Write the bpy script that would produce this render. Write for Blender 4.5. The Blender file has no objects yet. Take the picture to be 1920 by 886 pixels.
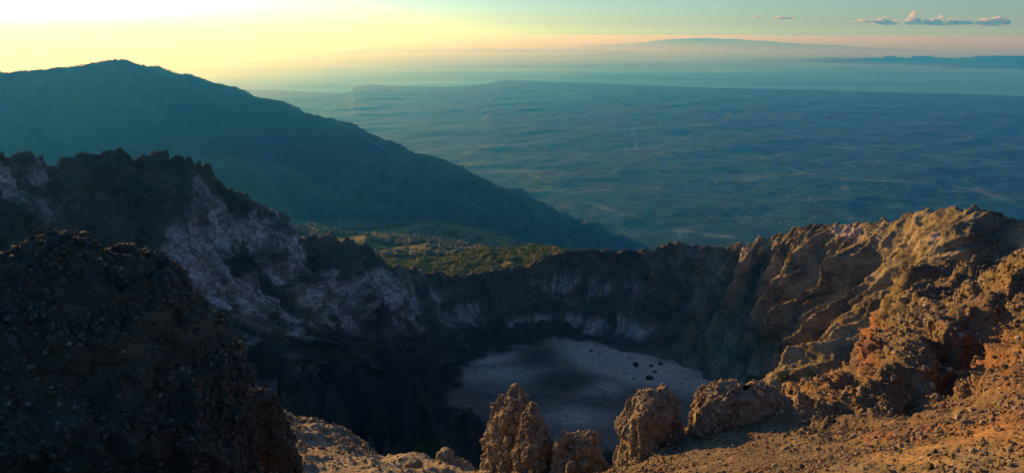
import bpy, math
import numpy as np
from mathutils import Vector
from mathutils.bvhtree import BVHTree

# ------------------------------------------------------------------ camera model
FPX = 1251.0
HOR = 60.0
PITCH = math.atan((443.0 - HOR) / FPX)
CP, SP = math.cos(PITCH), math.sin(PITCH)
SEA = -2000.0


def rays(px, py):
    px = np.asarray(px, float); py = np.asarray(py, float)
    u = (px - 960.0) / FPX; w = (443.0 - py) / FPX
    return np.stack([u, CP + w * SP, w * CP - SP], -1)


def at(px, py, R):
    d = rays(px, py)
    h = np.hypot(d[..., 0], d[..., 1])
    return d * (np.asarray(R, float) / h)[..., None]


def at_z(px, py, z):
    d = rays(px, py)
    return d * (z / d[..., 2])[..., None]


def proj(P):
    x, y, z = P[..., 0], P[..., 1], P[..., 2]
    f = y * CP - z * SP
    w = y * SP + z * CP
    f = np.where(f < 1e-3, 1e-3, f)
    return 960 + FPX * x / f, 443 - FPX * w / f


# ------------------------------------------------------------------ noise
_r = np.random.default_rng(11)
PERM = np.tile(_r.permutation(256), 3)
GR = _r.normal(size=(256, 3)); GR /= np.linalg.norm(GR, axis=1)[:, None]


def pn(p):
    p = np.asarray(p, float)
    i = np.floor(p).astype(np.int64); f = p - i; i &= 255
    u = f * f * f * (f * (f * 6 - 15) + 10)
    out = 0
    for dx in (0, 1):
        wx = u[..., 0] if dx else 1 - u[..., 0]
        for dy in (0, 1):
            wy = u[..., 1] if dy else 1 - u[..., 1]
            for dz in (0, 1):
                wz = u[..., 2] if dz else 1 - u[..., 2]
                h = PERM[PERM[PERM[i[..., 0] + dx] + i[..., 1] + dy] + i[..., 2] + dz]
                g = GR[h]
                d = g[..., 0] * (f[..., 0] - dx) + g[..., 1] * (f[..., 1] - dy) + g[..., 2] * (f[..., 2] - dz)
                out = out + wx * wy * wz * d
    return out * 1.6


def fbm(p, octv=5, gain=0.5, lac=2.03):
    s = 0; a = 1.0; q = np.asarray(p, float)
    for k in range(octv):
        s = s + a * pn(q); q = q * lac + 17.3; a *= gain
    return s


def ridged(p, octv=4, gain=0.5, lac=2.07):
    s = 0; a = 1.0; q = np.asarray(p, float); wgt = 1.0
    for k in range(octv):
        n = 1 - np.abs(pn(q)) * 1.5
        n = np.clip(n, 0, 1) ** 2 * wgt
        s = s + a * n; wgt = np.clip(n * 1.6, 0, 1)
        q = q * lac + 9.1; a *= gain
    return s / 1.6


RND = _r.random((256, 3))


def worley(p, two=False):
    p = np.asarray(p, float)
    i = np.floor(p).astype(np.int64); f = p - i
    sec = np.full(p.shape[:-1], 9.0); best = np.full(p.shape[:-1], 9.0); idd = np.zeros(p.shape[:-1])
    for dx in (-1, 0, 1):
        for dy in (-1, 0, 1):
            for dz in (-1, 0, 1):
                h = PERM[PERM[PERM[(i[..., 0] + dx) & 255] + ((i[..., 1] + dy) & 255)] + ((i[..., 2] + dz) & 255)]
                c = RND[h] + (dx, dy, dz)
                d = ((c - f) ** 2).sum(-1)
                m = d < best
                sec = np.where(m, best, np.minimum(sec, d))
                best = np.where(m, d, best); idd = np.where(m, h / 255.0, idd)
    if two: return np.sqrt(best), idd, np.sqrt(sec)
    return np.sqrt(best), idd


def sst(a, b, x):
    t = np.clip((x - a) / (b - a), 0, 1)
    return t * t * (3 - 2 * t)


# ------------------------------------------------------------------ scene helpers
scene = bpy.context.scene
COL = scene.collection


def link(o):
    COL.objects.link(o); return o


def tag(o, label=None, cat=None, group=None, kind=None):
    if label: o['label'] = label
    if cat: o['category'] = cat
    if group: o['group'] = group
    if kind: o['kind'] = kind
    return o


def mesh_obj(name, V, Fc, mat, origin=(0, 0, 0), parent=None, smooth=True, attrs=None):
    V = np.asarray(V, np.float64).reshape(-1, 3)
    Fc = np.asarray(Fc, np.int32)
    k = Fc.shape[1]
    me = bpy.data.meshes.new(name)
    me.vertices.add(len(V))
    me.vertices.foreach_set('co', (V - np.asarray(origin)).astype(np.float32).ravel())
    me.loops.add(Fc.size)
    me.loops.foreach_set('vertex_index', Fc.ravel())
    me.polygons.add(len(Fc))
    me.polygons.foreach_set('loop_start', np.arange(0, Fc.size, k, dtype=np.int32))
    me.polygons.foreach_set('use_smooth', np.full(len(Fc), smooth, dtype=bool))
    me.update(calc_edges=True)
    me.validate()
    for n, a in (attrs or {}).items():
        at_ = me.attributes.new(n, 'FLOAT', 'POINT')
        at_.data.foreach_set('value', np.asarray(a, np.float32).ravel())
    me.materials.append(mat)
    o = bpy.data.objects.new(name, me)
    if parent is None:
        o.location = origin
    else:
        o.parent = parent
    return link(o)


def grid_faces(n, m, wrap=False):
    a = np.arange(n * m).reshape(n, m)
    if wrap:
        b = np.roll(a, -1, axis=1)
        q = np.stack([a[:-1], b[:-1], b[1:], a[1:]], -1)
    else:
        q = np.stack([a[:-1, :-1], a[:-1, 1:], a[1:, 1:], a[1:, :-1]], -1)
    return q.reshape(-1, 4)


def grid_normals(P, wrap=False):
    if wrap:
        du = np.roll(P, -1, 1) - np.roll(P, 1, 1)
    else:
        du = np.gradient(P, axis=1)
    dv = np.gradient(P, axis=0)
    n = np.cross(du, dv)
    return n / (np.linalg.norm(n, axis=-1, keepdims=True) + 1e-12)


def blobs(P, lst):
    x, y = proj(P)
    m = np.zeros(x.shape)
    for (bx, by, rx, ry, a) in lst:
        m = np.maximum(m, a * np.exp(-((x - bx) / rx) ** 2 - ((y - by) / ry) ** 2))
    return m


def catmull(K, n):
    """K (k, ...) control values -> n samples along axis 0"""
    K = np.asarray(K, float); k = len(K)
    t = np.linspace(0, k - 1, n); i = np.minimum(t.astype(int), k - 2); f = (t - i)
    f = f.reshape((-1,) + (1,) * (K.ndim - 1))
    E = np.concatenate([2 * K[:1] - K[1:2], K, 2 * K[-1:] - K[-2:-1]], 0)
    p0, p1, p2, p3 = E[i], E[i + 1], E[i + 2], E[i + 3]
    return 0.5 * (2 * p1 + (p2 - p0) * f + (2 * p0 - 5 * p1 + 4 * p2 - p3) * f ** 2 + (3 * p1 - p0 - 3 * p2 + p3) * f ** 3)


class TPS:
    def __init__(s, X, y, reg=1e-4, lin=False):
        s.k = TPS.k1 if lin else TPS.k2
        X = np.asarray(X, float); s.X = X; n = len(X)
        K = s.k(X, X) + np.eye(n) * reg
        Q = np.c_[np.ones(n), X]
        A = np.zeros((n + 3, n + 3)); A[:n, :n] = K; A[:n, n:] = Q; A[n:, :n] = Q.T
        s.w = np.linalg.solve(A, np.r_[y, np.zeros(3)])

    @staticmethod
    def k1(A, B):
        return -np.sqrt(((A[:, None] - B[None]) ** 2).sum(-1) + 1e-4)

    @staticmethod
    def k2(A, B):
        d2 = ((A[:, None] - B[None]) ** 2).sum(-1)
        return 0.5 * d2 * np.log(d2 + 1e-12)

    def __call__(s, Y):
        out = np.empty(len(Y))
        for a in range(0, len(Y), 20000):
            c = Y[a:a + 20000]
            out[a:a + 20000] = s.k(c, s.X) @ s.w[:-3] + np.c_[np.ones(len(c)), c] @ s.w[-3:]
        return out


class PolarField:
    """height field z(azimuth, distance) through points given as direction and distance"""
    def __init__(s, ctrl, sy=0.8, reg=1e-4, lin=False):
        P = at([c[0] for c in ctrl], [c[1] for c in ctrl], [c[2] for c in ctrl])
        s.sy = sy
        s.t = TPS(s.co(P[:, 0], P[:, 1]), P[:, 2] / np.hypot(P[:, 0], P[:, 1]), reg, lin)

    def co(s, x, y):
        return np.stack([np.arctan2(x, y), s.sy * np.log(np.hypot(x, y))], -1)

    def z(s, x, y):
        sh = np.shape(x)
        c = s.co(np.ravel(x), np.ravel(y))
        return (s.t(c) * np.hypot(np.ravel(x), np.ravel(y))).reshape(sh)


def polar_xy(a0, a1, na, r0, r1, nr):
    A = np.radians(np.linspace(a0, a1, na)); R = np.exp(np.linspace(math.log(r0), math.log(r1), nr))
    R, A = np.meshgrid(R, A, indexing='ij')
    return R * np.sin(A), R * np.cos(A), R, A


# ------------------------------------------------------------------ materials
def new_mat(name):
    m = bpy.data.materials.new(name); m.use_nodes = True
    nt = m.node_tree; nt.nodes.clear()
    return m, nt


class NB:
    def __init__(s, nt): s.nt = nt

    def n(s, t, **k):
        nd = s.nt.nodes.new(t)
        for a, b in k.items(): setattr(nd, a, b)
        return nd

    def l(s, a, b): s.nt.links.new(a, b)

    def co(s): return s.n('ShaderNodeTexCoord').outputs['Object']

    def mapping(s, v, scale=(1, 1, 1), rot=(0, 0, 0), loc=(0, 0, 0)):
        m = s.n('ShaderNodeMapping'); s.l(v, m.inputs['Vector'])
        m.inputs['Scale'].default_value = scale; m.inputs['Rotation'].default_value = rot; m.inputs['Location'].default_value = loc
        return m.outputs[0]

    def noise(s, v, scale, det=6, rough=0.55, dist=0.0):
        n = s.n('ShaderNodeTexNoise'); s.l(v, n.inputs['Vector'])
        n.inputs['Scale'].default_value = scale; n.inputs['Detail'].default_value = det
        n.inputs['Roughness'].default_value = rough; n.inputs['Distortion'].default_value = dist
        return n.outputs['Fac']

    def voro(s, v, scale, feature='F1', out='Distance', rand=1.0):
        n = s.n('ShaderNodeTexVoronoi', feature=feature); s.l(v, n.inputs['Vector'])
        n.inputs['Scale'].default_value = scale; n.inputs['Randomness'].default_value = rand
        return n.outputs[out]

    def ramp(s, fac, stops, interp='LINEAR'):
        r = s.n('ShaderNodeValToRGB'); s.l(fac, r.inputs[0]); cr = r.color_ramp; cr.interpolation = interp
        while len(cr.elements) < len(stops): cr.elements.new(0.5)
        for e, (p, c) in zip(cr.elements, stops):
            e.position = p; e.color = (c, c, c, 1) if isinstance(c, (int, float)) else (*c, 1)
        return r.outputs[0]

    def mix(s, fac, a, b, mode='MIX'):
        m = s.n('ShaderNodeMix', data_type='RGBA', blend_type=mode)
        for sock, v in ((m.inputs[0], fac), (m.inputs[6], a), (m.inputs[7], b)):
            if isinstance(v, (int, float)): sock.default_value = v
            elif isinstance(v, tuple): sock.default_value = (*v, 1)
            else: s.l(v, sock)
        return m.outputs[2]

    def math(s, op, a, b=0.0, clamp=False):
        m = s.n('ShaderNodeMath', operation=op, use_clamp=clamp)
        for sock, v in ((m.inputs[0], a), (m.inputs[1], b)):
            if isinstance(v, (int, float)): sock.default_value = v
            else: s.l(v, sock)
        return m.outputs[0]

    def attr(s, name):
        return s.n('ShaderNodeAttribute', attribute_name=name).outputs['Fac']

    def bump(s, h, dist, strength=1.0, nrm=None):
        b = s.n('ShaderNodeBump'); s.l(h, b.inputs['Height'])
        b.inputs['Distance'].default_value = dist; b.inputs['Strength'].default_value = strength
        if nrm is not None: s.l(nrm, b.inputs['Normal'])
        return b.outputs[0]

    def out(s, col, nrm=None, rough=0.9, spec=0.2):
        p = s.n('ShaderNodeBsdfPrincipled')
        if isinstance(col, tuple): p.inputs['Base Color'].default_value = (*col, 1)
        else: s.l(col, p.inputs['Base Color'])
        if isinstance(rough, (int, float)): p.inputs['Roughness'].default_value = rough
        else: s.l(rough, p.inputs['Roughness'])
        p.inputs['Specular IOR Level'].default_value = spec
        if nrm is not None: s.l(nrm, p.inputs['Normal'])
        o = s.n('ShaderNodeOutputMaterial'); s.l(p.outputs[0], o.inputs[0])
        return p


def mat_conglomerate(name, c0, c1, c2, rust, scale=1.0):
    """matrix with embedded stones"""
    m, nt = new_mat(name); b = NB(nt); v = b.co()
    big = b.noise(v, 0.35 * scale, 5, 0.6)
    mid = b.noise(v, 2.5 * scale, 6, 0.65)
    base = b.ramp(mid, [(0.3, c0), (0.52, c1), (0.72, c2)])
    base = b.mix(b.ramp(big, [(0.5, 0.0), (0.68, 0.75)]), base, rust)
    cell = b.voro(v, 9 * scale, out='Color')
    sep = b.n('ShaderNodeSeparateColor'); b.l(cell, sep.inputs[0])
    d = b.voro(v, 9 * scale)
    stone = b.ramp(sep.outputs[0], [(0.0, (0.035, 0.032, 0.03)), (0.5, c1), (0.85, c2), (1.0, (0.38, 0.34, 0.29))])
    msk = b.math('MULTIPLY', b.ramp(d, [(0.28, 1.0), (0.42, 0.0)]), b.ramp(sep.outputs[1], [(0.45, 0.0), (0.5, 0.8)]))
    col = b.mix(msk, base, stone)
    h = b.math('ADD', b.math('MULTIPLY', b.ramp(d, [(0.0, 1.0), (0.5, 0.0)]), 0.6), b.noise(v, 14 * scale, 6, 0.7))
    b.out(col, b.bump(h, 0.05 / scale, 0.9))
    return m


def mat_pebble(name, cols):
    m, nt = new_mat(name); b = NB(nt); v = b.co()
    t = b.attr('tint')
    k = len(cols)
    col = b.ramp(t, [(i / (k - 1), c) for i, c in enumerate(cols)])
    n = b.noise(v, 25, 4, 0.6)
    col = b.mix(0.5, col, b.ramp(n, [(0.3, 0.5), (0.7, 1.4)]), 'MULTIPLY')
    b.out(col, b.bump(n, 0.01, 0.6), 0.85)
    return m


# ------------------------------------------------------------------ little solids
def ico(sub=0):
    t = (1 + 5 ** .5) / 2
    V = np.array([(-1, t, 0), (1, t, 0), (-1, -t, 0), (1, -t, 0), (0, -1, t), (0, 1, t), (0, -1, -t), (0, 1, -t), (t, 0, -1), (t, 0, 1), (-t, 0, -1), (-t, 0, 1)], float)
    V /= np.linalg.norm(V[0])
    Fc = [(0, 11, 5), (0, 5, 1), (0, 1, 7), (0, 7, 10), (0, 10, 11), (1, 5, 9), (5, 11, 4), (11, 10, 2), (10, 7, 6), (7, 1, 8), (3, 9, 4), (3, 4, 2), (3, 2, 6), (3, 6, 8), (3, 8, 9), (4, 9, 5), (2, 4, 11), (6, 2, 10), (8, 6, 7), (9, 8, 1)]
    for _ in range(sub):
        V = list(map(tuple, V)); cache = {}; nf = []
        def mid(a, c):
            key = (min(a, c), max(a, c))
            if key not in cache:
                p = (np.array(V[a]) + np.array(V[c])) / 2; p /= np.linalg.norm(p)
                V.append(tuple(p)); cache[key] = len(V) - 1
            return cache[key]
        for a, c, d in Fc:
            x, y, z = mid(a, c), mid(c, d), mid(d, a)
            nf += [(a, x, z), (c, y, x), (d, z, y), (x, y, z)]
        Fc = nf; V = np.array(V)
    return np.array(V, float), np.array(Fc, np.int32)


def rot_mats(n, rng):
    q = rng.normal(size=(n, 4)); q /= np.linalg.norm(q, axis=1)[:, None]
    w, x, y, z = q.T
    return np.stack([np.stack([1 - 2 * (y * y + z * z), 2 * (x * y - z * w), 2 * (x * z + y * w)], -1),
                     np.stack([2 * (x * y + z * w), 1 - 2 * (x * x + z * z), 2 * (y * z - x * w)], -1),
                     np.stack([2 * (x * z - y * w), 2 * (y * z + x * w), 1 - 2 * (x * x + y * y)], -1)], 1)


def scatter(C, size, rng, sub=0, jit=0.25, flat=0.65, up=False):
    """many small stones / clumps merged: returns V, F, tint"""
    n = len(C)
    V0, F0 = ico(sub)
    S = np.stack([np.ones(n), rng.uniform(flat, 1.0, n), rng.uniform(flat * 0.8, 0.95, n)], -1) * np.asarray(size).reshape(-1, 1)
    loc = V0[None] * (1 + rng.normal(0, jit, (n, len(V0), 1)).clip(-.5, .5))
    loc = loc * S[:, None, :]
    if not up:
        M = rot_mats(n, rng); loc = np.einsum('nij,nkj->nki', M, loc)
    V = loc + np.asarray(C)[:, None, :]
    Fc = F0[None] + (np.arange(n) * len(V0))[:, None, None]
    tint = np.repeat(rng.random(n), len(V0))
    return V.reshape(-1, 3), Fc.reshape(-1, 3), tint


# ------------------------------------------------------------------ sun, sky, camera, haze
SUN_D = rays(-190.0, -105.0); SUN_D = SUN_D / np.linalg.norm(SUN_D)
SUN_EL = math.asin(SUN_D[2]); SUN_AZ = math.atan2(SUN_D[0], SUN_D[1])

cam = bpy.data.cameras.new('camera'); cam.sensor_width = 36; cam.lens = 36 * FPX / 1920.0
cam.clip_start = 0.1; cam.clip_end = 400000
co = link(bpy.data.objects.new('camera', cam)); co.rotation_euler = (math.pi / 2 - PITCH, 0, 0)
scene.camera = co

sun = bpy.data.lights.new('sun', 'SUN'); sun.energy = 5.0; sun.angle = math.radians(0.5); sun.color = (1.0, 0.54, 0.14)
so = link(bpy.data.objects.new('sun', sun)); so.rotation_euler = Vector(SUN_D).to_track_quat('Z', 'Y').to_euler()

w = bpy.data.worlds.new('World'); scene.world = w; w.use_nodes = True
nt = w.node_tree; nt.nodes.clear()
sky = nt.nodes.new('ShaderNodeTexSky'); sky.sky_type = 'NISHITA'; sky.sun_disc = False
sky.sun_elevation = SUN_EL; sky.sun_rotation = SUN_AZ; sky.altitude = 2600; sky.air_density = 1.0; sky.dust_density = 4.0; sky.ozone_density = 3.5
bg = nt.nodes.new('ShaderNodeBackground'); bg.inputs[1].default_value = 0.15
wo = nt.nodes.new('ShaderNodeOutputWorld')
nt.links.new(sky.outputs[0], bg.inputs[0]); nt.links.new(bg.outputs[0], wo.inputs[0])

HAZE_TOP = 560.0; HB = 160000.0
m, nt = new_mat('haze_air')
pv = nt.nodes.new('ShaderNodeVolumePrincipled'); pv.inputs['Density'].default_value = 6.5e-5
pv.inputs['Absorption Color'].default_value = (1, 1, 1, 1); pv.inputs['Color'].default_value = (0.02, 0.195, 0.78, 1); pv.inputs['Anisotropy'].default_value = 0.46
mo = nt.nodes.new('ShaderNodeOutputMaterial'); nt.links.new(pv.outputs[0], mo.inputs['Volume'])
x0, x1, y0, y1, z0, z1 = -HB, HB, -20000, HB, SEA - 160, HAZE_TOP
V = [(x0, y0, z0), (x1, y0, z0), (x1, y1, z0), (x0, y1, z0), (x0, y0, z1), (x1, y0, z1), (x1, y1, z1), (x0, y1, z1)]
Fq = [(0, 3, 2, 1), (4, 5, 6, 7), (0, 1, 5, 4), (1, 2, 6, 5), (2, 3, 7, 6), (3, 0, 4, 7)]
hz = mesh_obj('haze', V, Fq, m, smooth=False)
tag(hz, kind='stuff', label='pale blue and golden morning haze over the plain', cat='haze')

scene.view_settings.view_transform = 'Standard'; scene.view_settings.look = 'None'
scene.view_settings.exposure = 0.6; scene.view_settings.gamma = 1.0
scene.cycles.volume_bounces = 3; scene.cycles.max_bounces = 6
scene.cycles.use_denoising = True
scene.cycles.caustics_reflective = False; scene.cycles.caustics_refractive = False

# ------------------------------------------------------------------ sea
m, nt = new_mat('sea_water'); b = NB(nt); v = b.co()
n1 = b.noise(b.mapping(v, (1, 1, 1)), 0.004, 6, 0.6)
n2 = b.noise(b.mapping(v, (0.00006, 0.0002, 1)), 1.0, 4, 0.55)
b.out((0.012, 0.035, 0.045), b.bump(n1, 12, 0.4), b.ramp(n2, [(0.35, 0.25), (0.65, 0.4)]), 0.5)
e = HB - 500
sea = mesh_obj('sea', [(-e, -19000, SEA), (e, -19000, SEA), (e, e, SEA), (-e, e, SEA)], [(0, 1, 2, 3)], m, smooth=False)
tag(sea, kind='structure')

# ------------------------------------------------------------------ plain with coast
m, nt = new_mat('farmland'); b = NB(nt); v = b.co()
big = b.noise(v, 0.00035, 6, 0.6, 0.6)
fld = b.voro(b.mapping(v, (0.0011, 0.0022, 0.001), (0, 0, 0.5)), 1.0, out='Color')
sp = b.n('ShaderNodeSeparateColor'); b.l(fld, sp.inputs[0])
col = b.ramp(big, [(0.3, (0.006, 0.028, 0.022)), (0.5, (0.006, 0.045, 0.034)), (0.62, (0.012, 0.058, 0.042)), (0.75, (0.006, 0.045, 0.034))])
col = b.mix(0.45, col, b.ramp(sp.outputs[0], [(0.0, (0.008, 0.035, 0.028)), (0.55, (0.01, 0.055, 0.037)), (0.85, (0.022, 0.068, 0.045)), (1.0, (0.06, 0.1, 0.07))]))
fine = b.noise(v, 0.004, 5, 0.75)
col = b.mix(0.85, col, b.ramp(fine, [(0.35, 0.35), (0.65, 1.7)]), 'MULTIPLY')
# villages, river beds and tracks
road = b.voro(b.mapping(v, (0.00033, 0.00033, 0.0003)), 1.0, 'DISTANCE_TO_EDGE')
wob = b.noise(v, 0.0012, 3)
col = b.mix(b.math('MULTIPLY', b.ramp(road, [(0.006, 1.0), (0.02, 0.0)]), b.ramp(wob, [(0.48, 0.0), (0.56, 1.0)])), col, (0.085, 0.11, 0.085))
road2 = b.voro(b.mapping(v, (0.0011, 0.0008, 0.001), (0, 0, .4)), 1.0, 'DISTANCE_TO_EDGE')
col = b.mix(b.math('MULTIPLY', b.ramp(road2, [(0.01, 0.7), (0.03, 0.0)]), b.ramp(b.noise(v, 0.0007, 3), [(0.46, 0.0), (0.58, 1.0)])), col, (0.06, 0.1, 0.075))
belt = b.noise(b.mapping(v, (0.0016, 0.0007, 0.001), (0, 0, -.3)), 1.0, 6, 0.7, 1.5)
col = b.mix(b.ramp(belt, [(0.56, 0.0), (0.62, 0.8)]), col, (0.004, 0.02, 0.017))
twn = b.voro(v, 0.012); tcl = b.noise(v, 0.0009, 3, 0.6)
col = b.mix(b.math('MULTIPLY', b.ramp(twn, [(0.16, 1.0), (0.22, 0.0)]), b.ramp(tcl, [(0.56, 0.0), (0.6, 1.0)])), col, (0.17, 0.18, 0.16))
col = b.mix(1.0, col, (1.5, 1.75, 1.5), 'MULTIPLY')
b.out(col, b.bump(fine, 25, 0.6), 0.95, 0.1)
MAT_PLAIN = m
coast_px = [(-900, 200), (-300, 180), (200, 172), (420, 166), (520, 169), (560, 171), (600, 174), (640, 176), (656, 172), (662, 163), (690, 158), (740, 161), (830, 163), (885, 161), (918, 156), (935, 151), (980, 151), (1060, 154), (1140, 157), (1280, 163), (1500, 168), (1700, 174), (1920, 180), (2300, 190), (2900, 205)]
cP = at_z([c[0] for c in coast_px], [c[1] for c in coast_px], SEA)
c_az = np.degrees(np.arctan2(cP[:, 0], cP[:, 1])); c_R = np.hypot(cP[:, 0], cP[:, 1])
X, Y, R, A = polar_xy(-52, 52, 760, 3800, 36000, 620)
Rc = np.interp(np.degrees(A), c_az, c_R)
Pn = np.stack([X, Y, 0 * X], -1)
Rc = Rc + 120 * fbm(Pn / 1800.0, 4)
ins = Rc - R
Z = SEA + np.where(ins > 0, 4 + 90 * sst(0, 9000, ins), -60 * sst(0, 300, -ins) - 1)
und = ridged(np.stack([X / 3600 + 2, Y / 2300, 0 * X], -1), 5) - 0.45
Z += np.where(ins > 0, sst(0, 6000, ins) * (34 * und + 16 * fbm(Pn / 700.0, 4)), 0)
Z = np.where(ins > 150, np.maximum(Z, SEA + 5 + 2 * und), Z)
plain = mesh_obj('plain', np.stack([X, Y, Z], -1), grid_faces(*X.shape), MAT_PLAIN)
tag(plain, kind='structure')
# sand spit closing the lagoon
def ribbon(name, pts, wid, h, mat, nseg=120):
    P = at_z([p[0] for p in pts], [p[1] for p in pts], SEA)
    C = catmull(P, nseg); T = np.gradient(C, axis=0); T /= np.linalg.norm(T, axis=1)[:, None]
    N = np.stack([T[:, 1], -T[:, 0], 0 * T[:, 0]], -1)
    prof = np.linspace(-1, 1, 9)
    wv = wid * (1 + 0.5 * fbm(C / 700.0, 3))[:, None] * np.sin(np.linspace(0.12, math.pi - 0.12, nseg))[:, None] ** 0.5
    G = C[:, None] + N[:, None] * (wv * prof)[..., None]
    G[..., 2] = SEA - 3 + (h + 3) * (1 - prof ** 2)
    return mesh_obj(name, G, grid_faces(nseg, 9), mat)
m, nt = new_mat('sand_bar_earth'); b = NB(nt); n = b.noise(b.co(), 0.002, 5)
b.out(b.ramp(n, [(0.3, (0.06, 0.07, 0.03)), (0.7, (0.25, 0.2, 0.12))]), None, 0.95, 0.1)
MAT_BAR = m
tag(ribbon('sand_spit', [(530, 165), (575, 164), (610, 161), (640, 160), (664, 162)], 120, 8, MAT_BAR), kind='structure')

# ------------------------------------------------------------------ mountains and hills below
def ridge_field(name, ctrl, slope, ext, res, mat, amp, gul, seed=0, curve=0.0, base=None):
    P = at([c[0] for c in ctrl], [c[1] for c in ctrl], [c[2] for c in ctrl])
    C = catmull(P, 160)
    mn = C.min(0) - ext; mx = C.max(0) + ext
    nx = int((mx[0] - mn[0]) / res); ny = int((mx[1] - mn[1]) / res)
    X, Y = np.meshgrid(np.linspace(mn[0], mx[0], nx), np.linspace(mn[1], mx[1], ny))
    Q = np.stack([X, Y, 0 * X + seed], -1)
    wx = X + gul * 0.55 * fbm(Q / (gul * 1.6), 4); wy = Y + gul * 0.55 * fbm(Q / (gul * 1.6) + 40, 4)
    best = np.full(X.shape, -1e9); bd = np.zeros(X.shape)
    for c in C:
        d = np.hypot(wx - c[0], wy - c[1])
        h = c[2] - slope * d * (1 - curve * np.clip(d / ext, 0, 1) * 0.5)
        mk = h > best
        best = np.where(mk, h, best); bd = np.where(mk, d, bd)
    g = ridged(np.stack([X / gul, Y / gul, 0 * X + seed], -1), 5) - 0.55
    Z = best + amp * g * sst(0, gul * 1.2, bd) + amp * 0.12 * fbm(Q / (gul * 0.12), 5)
    Z = np.maximum(Z, SEA - 100)
    return mesh_obj(name, np.stack([X, Y, Z], -1), grid_faces(*X.shape), mat)


def mat_forest(name, c0, c1, c2, s):
    m, nt = new_mat(name); b = NB(nt); v = b.co()
    col = b.ramp(b.noise(v, s, 7, 0.7), [(0.32, c0), (0.52, c1), (0.7, c2)])
    cl = b.voro(v, s * 14)
    b.out(b.mix(0.5, col, b.ramp(cl, [(0.1, 1.4), (0.8, 0.5)]), 'MULTIPLY'), b.bump(cl, 0.25 / s * 0.08, 0.8), 0.95, 0.1)
    return m


MAT_MTN = mat_forest('mountain_forest', (0.008, 0.018, 0.014), (0.018, 0.036, 0.024), (0.035, 0.05, 0.03), 0.0035)
mt = ridge_field('mountain', [(-420, 175, 6800), (-200, 145, 6530), (-60, 129, 6320), (0, 130, 6250), (60, 134, 6220), (120, 128, 6190), (185, 122, 6120), (225, 113, 6120), (262, 123, 6090), (370, 143, 6050), (430, 168, 6020), (540, 196, 5950), (610, 222, 5880), (650, 258, 5800), (670, 310, 5700)],
                 0.5, 2700, 17, MAT_MTN, 85, 480, 3.0)
tag(mt, kind='structure')
def crest_trees(o, n, seed, lo, hi):
    rng = np.random.default_rng(seed)
    c = np.empty(len(o.data.vertices) * 3, np.float32); o.data.vertices.foreach_get('co', c); c = c.reshape(-1, 3).astype(float)
    x, y = proj(c); ok = (x > -60) & (x < 1100); c, x, y = c[ok], x[ok], y[ok]
    bi = ((x + 60) / 4).astype(int); top = np.full(bi.max() + 1, 1e9); np.minimum.at(top, bi, y)
    c = c[y < top[bi] + 4.0]
    C = c[rng.integers(0, len(c), n)] + rng.normal(0, 9, (n, 3)) * [1, 1, 0]
    C = C[pn(C / 160.0 + 3) > -.25]
    sz = lo + (hi - lo) * rng.random(len(C)) ** 2
    C[:, 2] += sz * .4
    V, Fc, ti = scatter(C, sz, rng, 0, .2, .7, True)
    return mesh_obj('treeline', V, Fc, mFar, smooth=False, attrs=dict(tint=ti))


mFar = mat_pebble('ridge_tree_leaves', [(0.008, 0.018, 0.012), (0.02, 0.035, 0.02), (0.035, 0.05, 0.03)])
tl = crest_trees(mt, 4500, 31, 4, 10)
tag(tl, 'dark line of treetops along the crest of the blue mountain', 'trees', kind='stuff')
MAT_HILL = mat_forest('hill_forest', (0.02, 0.045, 0.025), (0.05, 0.095, 0.045), (0.09, 0.13, 0.06), 0.006)
h1 = ridge_field('hill', [(220, 350, 3816), (330, 316, 3780), (395, 296, 3744), (440, 291, 3744), (485, 309, 3708), (560, 345, 3636), (640, 383, 3564), (720, 418, 3492), (800, 448, 3420)],
                 0.48, 1250, 13, MAT_HILL, 50, 300, 7.0)
tag(h1, kind='structure')
h2 = ridge_field('hill', [(600, 352, 4824), (680, 305, 4824), (734, 277, 4824), (790, 291, 4824), (850, 312, 4800), (900, 345, 4760)],
                 0.52, 1250, 14, MAT_HILL, 50, 320, 5.0)
tag(h2, kind='structure')

# far shore, islands
def island(name, px, py, hw_px, depth, height, seed, rot=0.0):
    c = at_z(px, py, SEA); Rr = np.hypot(c[0], c[1]); hw = hw_px / FPX * Rr
    U, Vv = np.meshgrid(np.linspace(-1.3, 1.3, 200), np.linspace(-1.3, 1.3, 110))
    r = np.sqrt(U ** 2 + Vv ** 2) + 0.45 * fbm(np.stack([U * 2.2 * max(1, hw / depth * .4), Vv * 2.2, 0 * U + seed], -1), 5)
    Z = np.where(r < 1, (1 - r), -(r - 1) * 0.5)
    Z = Z * height * (0.55 + 0.9 * ridged(np.stack([U * 4, Vv * 3, 0 * U + seed * 3], -1), 5))
    az = math.atan2(c[0], c[1])
    Lx, Ly = U * hw, Vv * depth
    cr, sr = math.cos(rot), math.sin(rot)
    Lx, Ly = Lx * cr - Ly * sr, Lx * sr + Ly * cr
    X = c[0] + Lx * math.cos(az) + Ly * math.sin(az); Y = c[1] - Lx * math.sin(az) + Ly * math.cos(az)
    Z = np.maximum(SEA + Z, SEA - 90)
    o = mesh_obj(name, np.stack([X, Y, Z], -1), grid_faces(*U.shape), MAT_ISL)
    return tag(o, kind='structure')


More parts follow.
